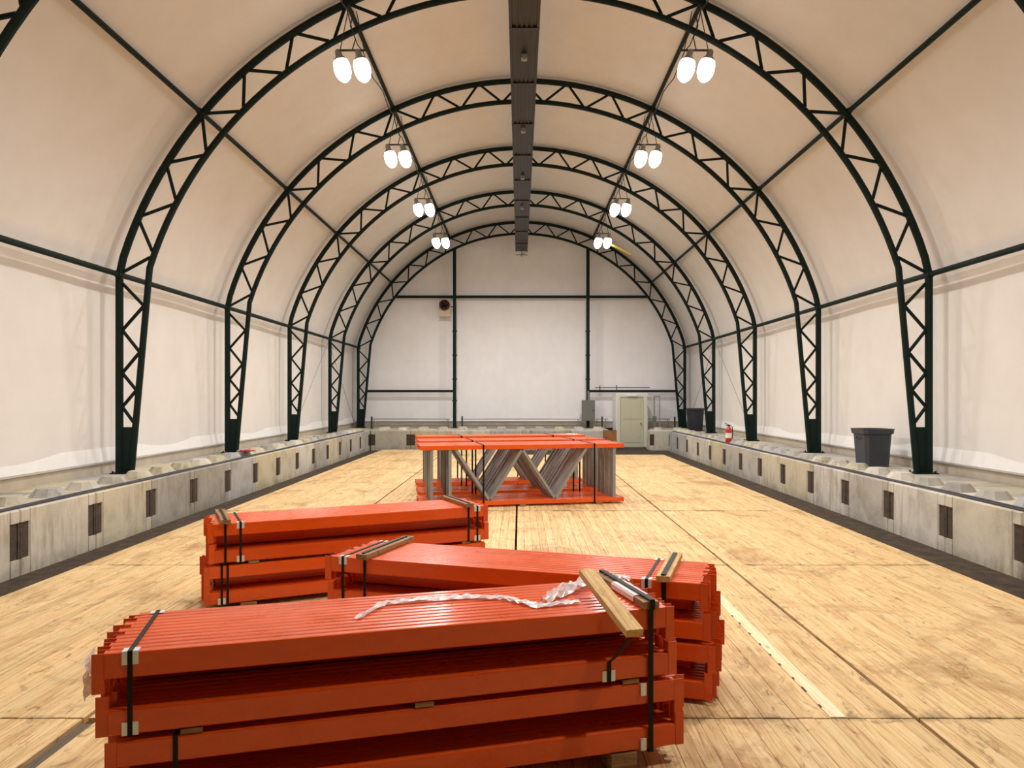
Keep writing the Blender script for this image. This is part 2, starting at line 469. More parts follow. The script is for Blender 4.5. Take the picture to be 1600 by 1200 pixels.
# ------------------------------------------------------------------ truss arches
def P(r, deg, y=0): a = math.radians(deg); return Vector((r*math.cos(a), y, CCZ+r*math.sin(a)))
A1 = 15.1
def make_arch():
    root = thing('truss_arch', '', 'arch')
    zk = CCZ+RO*math.sin(math.radians(A1)); xk = W
    outer = [(W, 0, BT+.03), (W, 0, zk)]
    for i in range(1, 60):
        d = A1 + (180-2*A1)*i/60; outer.append(P(RO, d))
    outer += [(-W, 0, zk), (-W, 0, BT+.03)]
    MB().tube(outer, .062, 8).build('outer_chord', M_green, root)
    ai = 17.3
    ki = P(RI, ai); xb = .969*6.85-.03
    inner = [(xb, 0, BT+.03)]
    for i in range(61):
        inner.append(P(RI, ai+(180-2*ai)*i/60))
    inner.append((-xb, 0, BT+.03))
    MB().tube(inner, .053, 8).build('inner_chord', M_green, root)
    def web(a, b):
        MB().tube([a, b], .028, 6).build('web_bar', M_green, root)
    for k in range(18):
        d0 = A1+(180-2*A1)*k/18; d1 = A1+(180-2*A1)*(k+1)/18; dm = (d0+d1)/2
        g = .45
        web(P(RO-.05, d0+g), P(RI+.045, dm-g)); web(P(RI+.045, dm+g), P(RO-.05, d1-g))
    def xin(z): t = (z-BT)/(ki.z-BT); return xb+(ki.x-xb)*t
    nodes = [(0, 3.84), (1, 3.46), (0, 3.05), (1, 2.68), (0, 2.33), (1, 2.04), (0, 1.76), (1, 1.50)]
    for sg in (1, -1):
        for (s0, z0), (s1, z1) in zip(nodes[:-1], nodes[1:]):
            p = Vector((sg*(W-.05 if s0 == 0 else xin(z0)+.04), 0, z0)); q = Vector((sg*(W-.05 if s1 == 0 else xin(z1)+.04), 0, z1))
            web(p, q)
        zp = 1.42
        xa, xb2 = sg*W, sg*xin(zp); xc = sg*xb
        gp = MB().add([(xa,-.02,zp),(xb2,-.02,zp),(xc,-.02,BT+.02),(xa,-.02,BT+.02),(xa,.02,zp),(xb2,.02,zp),(xc,.02,BT+.02),(xa,.02,BT+.02)],
            [(0,1,2,3),(7,6,5,4),(0,4,5,1),(1,5,6,2),(2,6,7,3),(3,7,4,0)])
        gp.build('gusset_plate', M_green, root)
        b = MB(); x0, x1 = sorted((sg*(xb-.1), sg*(W+.1)))
        b.box((x0, -.13, BT), (x1, .13, BT+.02))
        for xx in (x0+.04, x1-.04):
            for yy in (-.1, .1): b.lathe([(.015, BT+.02), (.015, BT+.05)], 6, Matrix.Translation((xx, yy, 0)))
        b.build('base_plate', M_green, root)
    return root
arch_lab = {0: 'dark green truss arch behind the photographer', 1: 'dark green truss arch directly overhead, out in front of the photographer',
 2: 'dark green truss arch cut by both upper corners of the photo', 3: 'nearest fully visible dark green truss arch, legs by the grey square bin',
 4: 'second complete dark green truss arch counting from the front', 5: 'third complete dark green truss arch, middle of the five in full view',
 6: 'fourth complete dark green truss arch, just before the round bin', 7: 'smallest and farthest dark green truss arch, standing at the far wall'}
arch = make_arch()
for k, y in enumerate(FY):
    if k == 0: arch.location = (XC, y, 0); arch['label'] = arch_lab[0]; arch['group'] = 'truss arches along the hall'
    else: dup(arch, (XC, y, 0), arch_lab[k])
# purlins
for deg, r, nm in ((A1, .046, 'low'), (40.1, .042, 'high'), (65.1, .040, 'upper')):
    for sg in (1, -1):
        rr = RO+.03
        p = P(rr, deg); x = XC+sg*(p.x)
        if nm == 'low': x = XC+sg*(W-.0)
        z = p.z
        # runs just inside the outer chord
        t = thing('purlin', '%s dark green purlin pipe on %s side, %s' % ({'low': 'lowest', 'high': 'middle', 'upper': 'topmost'}[nm], 'right' if sg > 0 else 'left',
             {'low': 'at the bend of the arch legs', 'high': 'halfway up the arches', 'upper': 'above the flood lamps'}[nm]), 'purlin', (x, 0, z))
        MB().tube([(0, Y0+.1, 0), (0, YE-.1, 0)], r, 8).build('pipe', M_green, t)
        for y in FY:
            b = MB(); ang = Matrix.Rotation(-sg*math.radians(deg) if 0 else 0, 4, 'Y')
            b.tube([(0, y-.09, 0), (0, y+.09, 0)], r+.014, 8)
            b.build('clamp', M_green, t)

# ------------------------------------------------------------------ ridge duct
dz0 = CZ+6.0
dk = thing('ridge_duct', 'long dark ridge duct hanging under the roof along the centre line', 'duct', (.075, 0, dz0))
MB().box((-.21, Y0+.3, .03), (.21, 31.0, .42)).build('casing', M_duct, dk)
for xx in (-.225, -.12, -.04, .04, .12, .225):
    wd = .018 if abs(xx) < .2 else .022
    MB().box((xx-wd, Y0+.3, 0 if abs(xx) > .2 else .012), (xx+wd, 31.0, .03 if abs(xx) < .2 else .45)).build('rib', M_ductrib, dk)
for k in range(17):
    y = -5+2.15*k
    MB().box((-.25, y-.025, -.006), (.25, y+.025, .46)).build('joint_band', M_duct, dk)
for y in FY:
    for sx in (-.15, .15):
        MB().tube([(sx, y, .42), (sx, y, 1.06-.35)], .012, 6).build('hanger', M_cable, dk)
for k, yy in enumerate((13.15, 16.75, 20.35, 23.6)):
    o = MB().box((-.05, -.07, -.07), (.05, .07, 0)).box((-.03, -.05, -.085), (.03, .05, -.07)).build('sensor_box', M_grey)
    o.location = (.08, yy, dz0-.006)
    tag(o, 'small grey sensor box under the ridge duct, %s from the front' % ORD[k], 'sensor', 'sensor boxes under the ridge duct')
o = MB().tube([(-.25,0,-.12),(.25,0,-.12)], .015, 6).tube([(0,0,-.2),(0,0,.1)], .015, 6).tube([(0,-.05,-.12),(.15,0,-.02)], .012, 6).build('duct_end_bracket', M_cable)
o.location = (.08, 30.9, dz0-.02+.0); tag(o, 'dark metal bracket hanging at the far end of the ridge duct', 'bracket')

# ------------------------------------------------------------------ flood lamps
def make_lamp():
    root = thing('flood_lamp', '', 'lamp')
    MB().tube([(-.26,0,.30),(.26,0,.30)], .018, 6).build('crossbar', M_cable, root)
    for x in (-.2, .2):
        MB().tube([(x,0,.30),(x*.35,0,.95)], .008, 5).build('suspension_wire', M_cable, root)
    MB().tube([(0,0,.30),(.05,.02,.5),(-.03,.0,.7),(.02,0,.95)], .010, 5).build('cord', M_cable, root)
    TL = Matrix.Rotation(-math.radians(14), 4, 'Y')
    for x in (-.165, .165):
        MB().lathe([(.03,.32),(.05,.30),(.06,.20),(.10,.16),(.116,.125)], 16, Matrix.Translation((x,0,0)) @ TL).build('housing', M_grey, root)
        pr = [(.01,-.23),(.05,-.22),(.10,-.17),(.132,-.09),(.140,0),(.132,.08),(.112,.13)]
        MB().lathe(pr, 14, Matrix.Translation((x,0,0)) @ TL).build('bulb', M_glow, root)
    return root
lamp = None
LX = 2.86; LZ = CZ+5.46
def lamp_light(x, y, z):
    l = bpy.data.lights.new('lamp_light', 'SPOT'); l.energy = LAMP_W; l.color = LAMP_COL
    l.spot_size = math.radians(178); l.spot_blend = 1.0; l.shadow_soft_size = .16
    o = bpy.data.objects.new('lamp_light', l); COL.objects.link(o); o.location = (x, y, z-.24)
    return o
for k, y in enumerate(FY[:-1]):
    if k < 1: continue
    for sg in (-1, 1):
        x = XC+sg*LX
        n = k-3
        where = ('behind the photographer' if k == 0 else 'above the photographer' if k == 1 else 'just out of view overhead') if k < 3 else \
            '%s pair from the front' % ORD[n]
        lab = 'twin glowing flood lamp under the %s purlin, %s' % ('left' if sg < 0 else 'right', where)
        if lamp is None:
            lamp = make_lamp(); lamp.location = (x, y-.15, LZ); lamp['label'] = lab; lamp['group'] = 'twin flood lamps under the roof'; cur = lamp
        else: cur = dup(lamp, (x, y-.15, LZ), lab, 0 if sg < 0 else PI)
        li = lamp_light(0, 0, 0); li.parent = cur; li.location = (.03, 0, -.26); li.data.energy *= (.85 if k == 1 else 1); li.rotation_euler = (0, math.radians(-10), 0)
# power cables along the upper purlins
for sg in (-1, 1):
    p = P(RO-.05, 65.1); pts = []
    x = XC+sg*(p.x+.02); z0 = p.z-.05
    for k in range(7):
        for j in range(10):
            t = j/10; y = FY[k]+S_F*t
            pts.append((x+sg*.03*math.sin(5*t), y, z0-.16*math.sin(PI*((t*3) % 1))-.02))
    tag(MB().tube(pts, .011, 5).build('power_cable', M_cable), 'thin sagging power cable tied along the %s upper purlin' % ('left' if sg < 0 else 'right'), 'cable')

# ------------------------------------------------------------------ concrete blocks
BL = 1.53; BH = BT-GZ; BD = .755
def block_mesh():
    """front face at x=0 (facing -x), body to x=BD, length along y 0..BL, z 0..BH; half pockets at both ends"""
    g = .004; pd = .075; pw = .165; z0, z1 = .19, .61
    mb = MB(); c = .018
    # core behind pockets
    mb.box((pd, g, 0), (BD-.003, BL-g, BH-.001))
    # front slab with pockets cut at both ends, chamfered front outline
    def slab(y0, y1, za, zb, cy0, cy1, cz0, cz1):
        a = (y0+(c if cy0 else 0), y1-(c if cy1 else 0), za+(c if cz0 else 0), zb-(c if cz1 else 0))
        vs = [(0,a[0],a[2]),(0,a[1],a[2]),(0,a[1],a[3]),(0,a[0],a[3]),
              (c,y0,za),(c,y1,za),(c,y1,zb),(c,y0,zb),
              (pd+.01,y0,za),(pd+.01,y1,za),(pd+.01,y1,zb),(pd+.01,y0,zb)]
        fs = [(0,1,2,3)]
        for o in (0,4):
            fs += [(o+i, o+4+i, o+4+(i+1)%4, o+(i+1)%4) for i in range(4)]
        mb.add(vs, fs)
    slab(pw, BL-pw, 0, BH, 1, 1, 0, 1)
    for y0, y1, l in ((g, pw, 1), (BL-pw, BL-g, 0)):
        slab(y0, y1, 0, z0, l, not l, 0, 0); slab(y0, y1, z1, BH, l, not l, 0, 1)
    return mb
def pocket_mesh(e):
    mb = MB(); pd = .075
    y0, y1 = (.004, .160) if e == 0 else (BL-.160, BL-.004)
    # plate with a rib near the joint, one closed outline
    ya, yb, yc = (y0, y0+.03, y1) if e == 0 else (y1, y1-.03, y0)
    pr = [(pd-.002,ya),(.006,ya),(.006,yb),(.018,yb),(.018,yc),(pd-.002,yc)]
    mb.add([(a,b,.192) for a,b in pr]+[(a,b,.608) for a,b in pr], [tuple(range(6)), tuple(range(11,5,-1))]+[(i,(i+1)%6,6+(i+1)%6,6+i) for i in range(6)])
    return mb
def knob_mesh():
    mb = MB(); a, b, h = .21, .12, .105
    r0 = [(-a,-a*.45),(-a*.45,-a),(a*.45,-a),(a,-a*.45),(a,a*.45),(a*.45,a),(-a*.45,a),(-a,a*.45)]
    vs = [(x,y,0) for x,y in r0]+[(x*b/a*1.1,y*b/a*1.1,h) for x,y in r0]
    mb.add(vs, [tuple(range(8))[::-1], tuple(range(8,16))]+[(i,(i+1)%8,8+(i+1)%8,8+i) for i in range(8)])
    return mb
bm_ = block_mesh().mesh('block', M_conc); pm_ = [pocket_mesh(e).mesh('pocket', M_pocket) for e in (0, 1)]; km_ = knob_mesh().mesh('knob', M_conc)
def block(x, y, rz, lab, group, knobs=True, front=True):
    t = thing('concrete_block', lab, 'block', (x, y, GZ), rz, group)
    obj('body', bm_, t)
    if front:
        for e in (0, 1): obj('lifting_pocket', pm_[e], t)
    if knobs:
        for q in (.25, .75):
            k = obj('locating_knob', km_, t); k.location = (BD/2+.02, BL*q, BH-.001); k.rotation_euler = (0, 0, random.uniform(-.08,.08))
    return t
# right row (front faces -x), left row (mirrored: rotate 180)
jr = 8.37-BL*9; jl = 8.58-BL*9
for k in range(3, 22):
    y = jr+BL*k
    n = 21-k
    block(XR, y, 0, 'grey concrete block, front row on the right, %s from the far wall' % ORD[n], 'front right row of concrete blocks')
    block(XR+BD+.01, y, 0, 'concrete block carrying arch legs on the right, %s from the far wall' % ORD[n], 'rear right row of concrete blocks', False, False)
    y = jl+BL*(k+1)
    block(XL, y, PI, 'grey concrete block, front row on the left, %s from the far wall' % ORD[n], 'front left row of concrete blocks')
    block(XL-BD-.01, y, PI, 'concrete block carrying arch legs on the left, %s from the far wall' % ORD[n], 'rear left row of concrete blocks', False, False)
# end row: front faces -y  -> rotate so that local -x -> world -y : rz = 90deg ; local y -> world -x
YF = 28.62
ex = [XL+BL*1.0+.02+BL*i for i in range(6)]
for i, x in enumerate(ex):
    block(x, YF, PI/2, 'concrete block across the far end, %s from the left corner' % ORD[i], 'far end row of concrete blocks', knobs=True)
block(6.51, YF, PI/2, 'concrete block in the far right corner beside the door', 'far end row of concrete blocks')
block(XL-.02, YF, PI/2, 'concrete block filling the far left corner', 'far end row of concrete blocks', knobs=False)
for i in range(-1, 9):
    x = XL+BL*i+.02
    if 4.9 < x < 5.1: continue
    block(x if x < 6 else 6.82, YF+BD+.01, PI/2, 'concrete block in second row at the far end, %s from the left' % ORD[i+1], 'second far row of concrete blocks', knobs=(0 < i < 7), front=False)
for i in range(-1, 9):
    x = XL+BL*i+.02
    if 4.9 < x < 5.1: continue
    block(x if x < 6 else 6.82, YF+2*BD+.02, PI/2, 'concrete block under the far wall, %s from the left' % ORD[i+1], 'third far row of concrete blocks', knobs=False, front=False)
# conduits on top of the front edge
for sg, xs in ((1, (XR+.05, XR+.11)), (-1, (XL-.05, XL-.11))):
    for q, x in enumerate(xs):
        pts = [(x+.008*math.sin(y*1.3+q*2), y, BT+.018+.004*math.sin(y*2+q)) for y in [-1.0+.6*i for i in range(49)]]
        tag(MB().tube(pts, .014, 6).build('conduit', M_conduit), 'thin blue-grey conduit along the %s block row, %s line' % ('right' if sg > 0 else 'left', ('edge-side', 'inner')[q]), 'conduit')

# ------------------------------------------------------------------ things on the block rows
def square_bin():
    t = thing('square_bin', 'dark grey square plastic bin standing on the right block row', 'bin', (6.57, 13.95, BT), .05)
    def ringv(hx, z, c=.06):
        return [(-hx+c,-hx,z),(hx-c,-hx,z),(hx,-hx+c,z),(hx,hx-c,z),(hx-c,hx,z),(-hx+c,hx,z),(-hx,hx-c,z),(-hx,-hx+c,z)]
    def loft(rings):
        vs = [p for r in rings for p in r]; fs = []
        for i in range(len(rings)-1):
            fs += [(8*i+k, 8*i+(k+1)%8, 8*i+8+(k+1)%8, 8*i+8+k) for k in range(8)]
        fs += [tuple(range(8))[::-1], tuple(range(8*len(rings)-8, 8*len(rings)))]
        return vs, fs
    MB().add(*loft([ringv(.225, 0), ringv(.262, .66), ringv(.25, .66), ringv(.215, .03)])).build('body', M_bin, t)
    MB().add(*loft([ringv(.266, .60), ringv(.285, .61), ringv(.29, .67), ringv(.30, .70), ringv(.27, .70), ringv(.262, .66), ringv(.262, .60)])).build('rim', M_bin, t)
    for sx in (-1, 1):
        MB().tube([(sx*.25,-.08,.54),(sx*.30,-.07,.52),(sx*.30,.07,.52),(sx*.25,.08,.54)], .014, 6).build('handle', M_bin, t)
square_bin()
t = thing('round_bin', 'dark blue round bin on the far right blocks', 'bin', (6.60, 28.15, BT))
MB().lathe([(.24,0),(.26,.02),(.30,.5),(.325,.80),(.30,.80),(.24,.06)], 20).build('body', M_binblue, t)
MB().lathe([(.33,.78),(.355,.79),(.355,.84),(.33,.86),(.31,.84),(.31,.79)], 20).build('rim', M_binblue, t)
for sx in (-1, 1): MB().tube([(sx*.31,-.08,.66),(sx*.37,-.06,.66),(sx*.37,.06,.66),(sx*.31,.08,.66)], .014, 6).build('handle', M_binblue, t)
t = thing('fire_extinguisher', 'red fire extinguisher standing on the right block row', 'extinguisher', (5.85, 20.95, BT))
MB().lathe([(.07,0),(.085,.02),(.085,.36),(.06,.42),(.028,.45),(.028,.48)], 16).build('cylinder', M_ext, t)
MB().box((-.03,-.02,.48),(.03,.02,.51)).tube([(0,0,.50),(-.11,0,.56)], .010, 6).tube([(0,0,.49),(-.10,0,.50)], .009, 6).build('valve_handle', M_black, t)
MB().tube([(.03,0,.49),(.10,0,.44),(.11,0,.25),(.10,0,.12)], .012, 6).build('hose', M_black, t)
MB().lathe([(.0865,.14),(.0865,.28)], 16).build('label', M_white, t)
# crumpled red rag, left row
mb = MB(); G = 7; vs = []
for i in range(G):
    for j in range(G): vs.append(((i-3)*.05, (j-3)*.06, .03+random.uniform(0,.05)*(1-((i-3)**2+(j-3)**2)/22)))
mb.add(vs, [(i*G+j,(i+1)*G+j,(i+1)*G+j+1,i*G+j+1) for i in range(G-1) for j in range(G-1)])
o = mb.build('red_rag', M_ragred); o.location = (-5.98, 16.35, BT+.07); tag(o, 'crumpled red rag lying on the left block row', 'rag')
md = o.modifiers.new('s', 'SOLIDIFY'); md.thickness = .01
# anchor screws beside the arch legs
for k in range(3, 8):
    for sg in (1, -1):
        x = XC+sg*(W+.02); y = FY[k]-.0
        t = thing('anchor_turnbuckle', 'small dark anchor turnbuckle beside the %s leg of the %s complete arch' % ('right' if sg > 0 else 'left', ORD[k-3]), 'anchor', (x, y+.36, BT), 0, 'anchor turnbuckles at the arch legs')
        MB().tube([(0,0,.02),(.0,-.05,.16),(0,-.12,.30)], .013, 6).build('rod', M_black, t)
        MB().box((-.03,-.15,.28),(.03,-.08,.36)).build('shackle', M_black, t)
        MB().box((-.05,-.05,0),(.05,.05,.02)).build('foot', M_black, t)
# wind bracing wires
for sg in (1, -1):
    x = XC+sg*(W+.02)
    for q, (ya, yb) in enumerate(((FY[5], FY[6]), (FY[7]-.1, FY[6]))):
        tag(MB().tube([(x+sg*.03, ya+.2*(1 if yb > ya else -1), BT+.05), (x+sg*.03, yb, 3.9)], .009, 5).build('bracing_wire', M_grey),
            'thin bracing wire on the %s wall, %s of the fourth complete arch' % ('right' if sg > 0 else 'left', 'in front' if q == 0 else 'behind'), 'wire')

# ------------------------------------------------------------------ far end wall fittings
PXL, PXR = -2.71, 2.84
YP = 31.15
def arch_z(x, r=RI): return CCZ+math.sqrt(r*r-(x-XC)**2)
for nm, x in (('left', PXL), ('right', PXR)):
    t = thing('wall_post', 'dark green upright post at the far wall, %s of centre' % nm, 'post', (x, YP, BT))
    MB().box((-.065,-.065,0),(.065,.065,arch_z(x)-BT-.06)).build('shaft', M_green, t)
    MB().box((-.13,-.11,0),(.13,.11,.02)).build('base_plate', M_green, t)
    for z in (1.1, 2.0, 3.0, 4.0): MB().box((-.1,.02,z),(.1,.08,z+.05)).build('cleat', M_green, t)
zg = CZ+157/1170*YP; zl = CZ+9/1170*YP
xe = math.sqrt(RI**2-(zg-CCZ)**2)
MB_g = MB().tube([(XC-xe+.03, YP+.14, zg), (XC+xe-.03, YP+.14, zg)], .06, 8)
tag(MB_g.build('wall_girt', M_green), 'high dark green horizontal girt crossing the full far wall', 'girt')
tag(MB().tube([(XC-W+.35, YP+.14, zl), (PXL-.08, YP+.14, zl)], .055, 8).build('wall_girt', M_green), 'low dark green girt at far wall, left of the left post', 'girt')
tag(MB().tube([(PXR+.08, YP+.14, zl), (XC+W-.35, YP+.14, zl)], .055, 8).build('wall_girt', M_green), 'low dark green girt above the door at far wall', 'girt')
tag(MB().tube([(PXR+.3, YP-.02, zl+.14), (5.4, YP-.02, zl+.14)], .018, 6).tube([(PXR+.5,YP+.12,zl+.22),(PXR+.5,YP+.0,zl+.12),(PXR+.5,YP+.05,zl+.04)],.02,5).tube([(PXR+1.2,YP+.12,zl+.24),(PXR+1.2,YP+.0,zl+.12),(PXR+1.2,YP+.05,zl+.04)],.02,5).build('wall_conduit', M_conduit), 'thin conduit running above the low girt over the door', 'conduit')
# electrical cabinet
t = thing('electrical_cabinet', 'grey electrical cabinet mounted on the right far-wall post', 'cabinet', (2.84, YP-.23, CZ-.58-.42))
MB().box((-.27,0,0),(.27,.16,.86)).build('case', M_cab, t)
dd = MB().box((-.25,-.02,.02),(.25,0,.84)).build('door', M_cab, t)
MB().box((.19,-.04,.38),(.21,-.02,.48)).build('handle', M_black, dd)
MB().tube([(0,.08,.86),(0,.08,1.25)], .03, 6).build('conduit', M_grey, t)
# small round fan / siren, left of left post
t = thing('wall_fan', 'small dark red round fan on a beige plate, high beside left post', 'fan', (-3.12, YP+.02, CZ+3.35))
MB().box((-.24,.02,.0),(.24,.08,.72)).build('back_plate', M_beige, t)
Mx = Matrix.Translation((0,.02,.47)) @ Matrix.Rotation(PI/2, 4, 'X')
MB().lathe([(.2,0),(.22,.03),(.22,.14),(.19,.16),(.17,.14),(.17,.03)], 20, Mx).build('shroud', M_fan, t)
fb = MB()
for k in range(5):
    a = 2*PI*k/5; R_ = Matrix.Translation((0,-.06,.47)) @ Matrix.Rotation(a, 4, 'Y') @ Matrix.Rotation(.4, 4, 'X')
    fb.box((.02,-.005,-.04),(.16,.005,.04), R_)
fb.build('blade', M_black, t)
MB().lathe([(.04,.0),(.04,.12),(.02,.14)], 12, Mx).build('hub', M_black, t)
MB().tube([(.24,.05,.4),(.36,.05,.4)], .02, 6).build('mount', M_black, t)
# door and vestibule
YD = 30.3; DX0, DX1 = 4.05, 5.03
v = MB()
v.box((DX0-.14, YD+.05, GZ), (DX0-.08, YE-.12, CZ+.10)); v.box((DX1+.1, YD+.05, GZ), (DX1+.16, YE-.12, CZ+.10)); v.box((DX0-.14, YD+.05, CZ+.10), (DX1+.16, YE-.12, CZ+.14))
tag(v.build('door_vestibule', M_fabric_end), 'white boxed passage behind the pale door, reaching the far wall', 'passage')
o = struct(MB().box((DX0+.03, YD+.03, GZ+.03), (DX1-.03, YD+.075, CZ-.02)).build('door_1', M_doorp), 'closed pale beige door in the far wall, right of centre', 'door')
MB().box((DX0-.12, YD, GZ), (DX0+.02, YD+.13, CZ+.10)).box((DX1-.02, YD, GZ), (DX1+.12, YD+.13, CZ+.10)).box((DX0+.02, YD, CZ-.01), (DX1-.02, YD+.13, CZ+.10)).build('door_frame', M_doorf, o)
MB().box((DX0+.14, YD+.018, GZ+1.15), (DX1-.14, YD+.03, CZ-.16)).build('door_panel', M_doorp, o)
MB().box((DX0+.14, YD+.018, GZ+.2), (DX1-.14, YD+.03, GZ+1.0)).build('door_panel', M_doorp, o)
MB().box((DX0+.3, YD-.06, CZ+.02), (DX1-.3, YD, CZ+.09)).build('door_closer', M_white, o)
MB().lathe([(.03,0),(.03,.02),(.014,.03),(.014,.06),(.03,.07),(.03,.09)], 10, Matrix.Translation((DX1-.12, YD+.03, GZ+.98)) @ Matrix.Rotation(PI/2,4,'X')).build('door_handle', M_grey, o)
MB().box((DX0-.05, YD-.0, GZ), (DX1+.05, YD+.02, GZ+.03)).build('threshold', M_grey, o)
tag(MB().box((3.18, YF-.04, .14),(3.70, YF-.015, BT+.02)).build('plywood_sheet', M_ply), 'brown plywood sheet leaning on the blocks left of the door', 'plywood')
tag(MB().box((3.20, YF-.012, .1),(3.26, YF+.0, .14)).box((3.18, YF-.045, GZ),(3.70, YF+.0, .14)).build('timber_block', M_ply), 'brown timber block under the plywood sheet beside the door', 'timber')
# grey pipe frame right of door
t = thing('pipe_stand', 'grey upright pipe frame against the wall right of the door', 'frame', (5.48, 30.5, BT))
MB().tube([(0,0,0),(0,0,1.32)], .03, 6).build('upright', M_grey, t); MB().tube([(.22,0,0),(.22,0,1.32)], .025, 6).build('upright', M_grey, t); MB().tube([(0,0,1.32),(.22,0,1.32)], .025, 6).build('crosspiece', M_grey, t)
MB().box((-.06,-.08,.0),(.08,.0,.5)).build('meter_box', M_cab, t)
for q, (x, y) in enumerate(((3.32, 30.2), (6.15, 29.7), (-5.95, 30.1), (-2.35, 30.6))):
    tag(MB().box((x-.03, y-.03, BT), (x+.03, y+.03, BT+.50)).box((x-.05, y-.05, BT), (x+.05, y+.05, BT+.02)).build('stub_post', M_cable),
        ('short dark stub post left of the door at the far wall', 'short dark stub post in the far right corner', 'short dark stub post in the far left corner', 'short dark stub post right of the left wall post')[q], 'post')
for sg, (xa, xb_) in ((0, (PXL+.2, PXR-.3)), (1, (PXR+.3, 3.7)), (2, (5.0, 6.3)), (3, (-6.2, PXL-.2))):
    tag(MB().tube([(xa, YE-.25, ZS+.17), (xb_, YE-.25, ZS+.17)], .024, 6).tube([(xa+.1, YE-.25, BT), (xa+.1, YE-.25, ZS+.17)], .02, 6).tube([(xb_-.1, YE-.25, BT), (xb_-.1, YE-.25, ZS+.17)], .02, 6).build('bottom_rail', M_grey),
        ('grey tension rail at the foot of the middle far-wall panel', 'grey tension rail between right post and door', 'grey tension rail right of the door', 'grey tension rail at the foot of the left far-wall panel')[sg], 'rail')
# yellow strap near the farthest right lamp
p0 = Vector((3.0, 27.2, LZ+.05)); 
tag(MB().strip([(2.85, 26.9, CZ+5.66), (3.3, 26.4, CZ+5.33), (3.85, 26.0, CZ+4.95)], .07, (.6,0,.8), .01).build('yellow_strap', M_yellow), 'yellow strap stretched from the farthest right flood lamp', 'strap')

# ------------------------------------------------------------------ rack beams in strapped bundles
BW = .0535; BHH = .112; BODY = 2.64; FL = .05
def beam_body():
    mb = MB(); w_ = BW-.0035; c = .006; x0, x1 = FL, FL+BODY
    # stepped box section: ledge along the back upper edge
    pts = [(c,0),(w_-c,0),(w_,c),(w_,BHH-.012),(w_-.003,BHH-.004),(w_-.010,BHH),(.008,BHH),(.002,BHH-.003),(0,BHH-.010),(0,c)]
    n = len(pts)
    mb.add([(x0,a,b) for a,b in pts]+[(x1,a,b) for a,b in pts], [tuple(range(n))[::-1], tuple(range(n,2*n))]+[(i,(i+1)%n,n+(i+1)%n,n+i) for i in range(n)])
    return mb
def conn(end, up):
    """L-shaped end connector. up: connector rises above the beam, else hangs below it"""
    mb = MB(); h = .172
    z0, z1 = (0, h) if up else (BHH-h, BHH)
    x = FL if end == 0 else FL+BODY; s = -1 if end == 0 else 1
    a, b = sorted((x, x+s*.004)); mb.box((a, .002, z0), (b, BW-.008, z1))
    a, b = sorted((x+s*.004, x+s*FL)); mb.box((a, 0, z0), (b, .004, z1))
    for q in (.2, .5, .8):
        zz = z0+h*q; xx = x+s*.028
        mb.box((xx-.007, .004, zz-.006), (xx+.007, .016, zz+.006))
    return mb
bb = beam_body().mesh('body', M_orange)
cm = {(e, u): conn(e, u).mesh('end_connector', M_orange) for e in (0, 1) for u in (0, 1)}
BUND = {}
def bundle(key, fl, fr, ztop, shifts, name):
    """fl, fr: front-left and front-right top corners (x, y)"""
    u = Vector((fr[0]-fl[0], fr[1]-fl[1], 0)).normalized(); n = Vector((-u.y, u.x, 0))
    rz = math.atan2(u.y, u.x)
    lay = [ztop-BHH, ztop-.357, ztop-.497, ztop-.730]
    BUND[key] = (Vector((fl[0], fl[1], 0)), u, n, rz, lay, ztop)
    lname = ['top layer', 'second layer', 'third layer', 'bottom layer']
    N = 12
    for L in range(4):
        for k in range(N):
            sh = shifts[L]+random.uniform(-.016, .016)+(.022 if k % 2 else 0)
            if k == 0: sh = shifts[L]
            p = Vector((fl[0], fl[1], 0))+u*sh+n*(k*BW)   # staggered ends
            t = thing('rack_crossbar', 'orange steel rack beam, %s from the front in the %s of the %s' % (ORD[k], lname[L], name), 'beam',
                      (p.x, p.y, lay[L]), rz, 'rack beams in the %s' % name)
            obj('body', bb, t)
            for e in (0, 1): obj('end_connector', cm[(e, 1 if L % 2 else 0)], t)
def inner_pack(key, name, k0):
    o_, u, n, rz, lay, zt = BUND[key]
    for half, (lo, hi, hn) in enumerate(((lay[1], lay[0], 'upper'), (lay[3], lay[2], 'lower'))):
        z = (lo+BHH+hi)/2-BHH/2
        for k in range(k0, 12):
            p = o_+u*(.11+random.uniform(-.004,.004))+n*(k*BW)
            t = thing('rack_crossbar', 'orange crossbar packed inside %s half of %s, %s row from the front' % (hn, name, ORD[k]), 'beam', (p.x, p.y, z), rz, 'crossbars packed inside the %s' % name)
            obj('body', bs_, t)
            for e in (0, 1): obj('end_connector', cs_[e], t)
def short_meshes():
    mb = MB(); w_ = BW-.0035; c = .006; L = BODY-.16
    pts = [(c,0),(w_-c,0),(w_,c),(w_,BHH-c),(w_-c,BHH),(c,BHH),(0,BHH-c),(0,c)]
    mb.add([(0,a,b) for a,b in pts]+[(L,a,b) for a,b in pts], [tuple(range(8))[::-1], tuple(range(8,16))]+[(i,(i+1)%8,8+(i+1)%8,8+i) for i in range(8)])
    out = []
    for x, s_ in ((0,-1),(L,1)):
        m = MB(); a, b = sorted((x, x+s_*.004)); m.box((a,.002,0),(b,BW-.008,BHH)); a, b = sorted((x+s_*.004, x+s_*.03)); m.box((a,0,0),(b,.004,BHH)); out.append(m.mesh('end_connector', M_orange))
    return mb.mesh('body', M_orange), out
bs_, cs_ = short_meshes()
A = dict(fl=(-1.825, 3.19), fr=(.817, 3.936), ztop=.83)
C = dict(fl=(-1.434, 5.52), fr=(1.134, 4.69), ztop=.76)
B = dict(fl=(-2.806, 6.73), fr=(-.352, 7.91), ztop=.78)
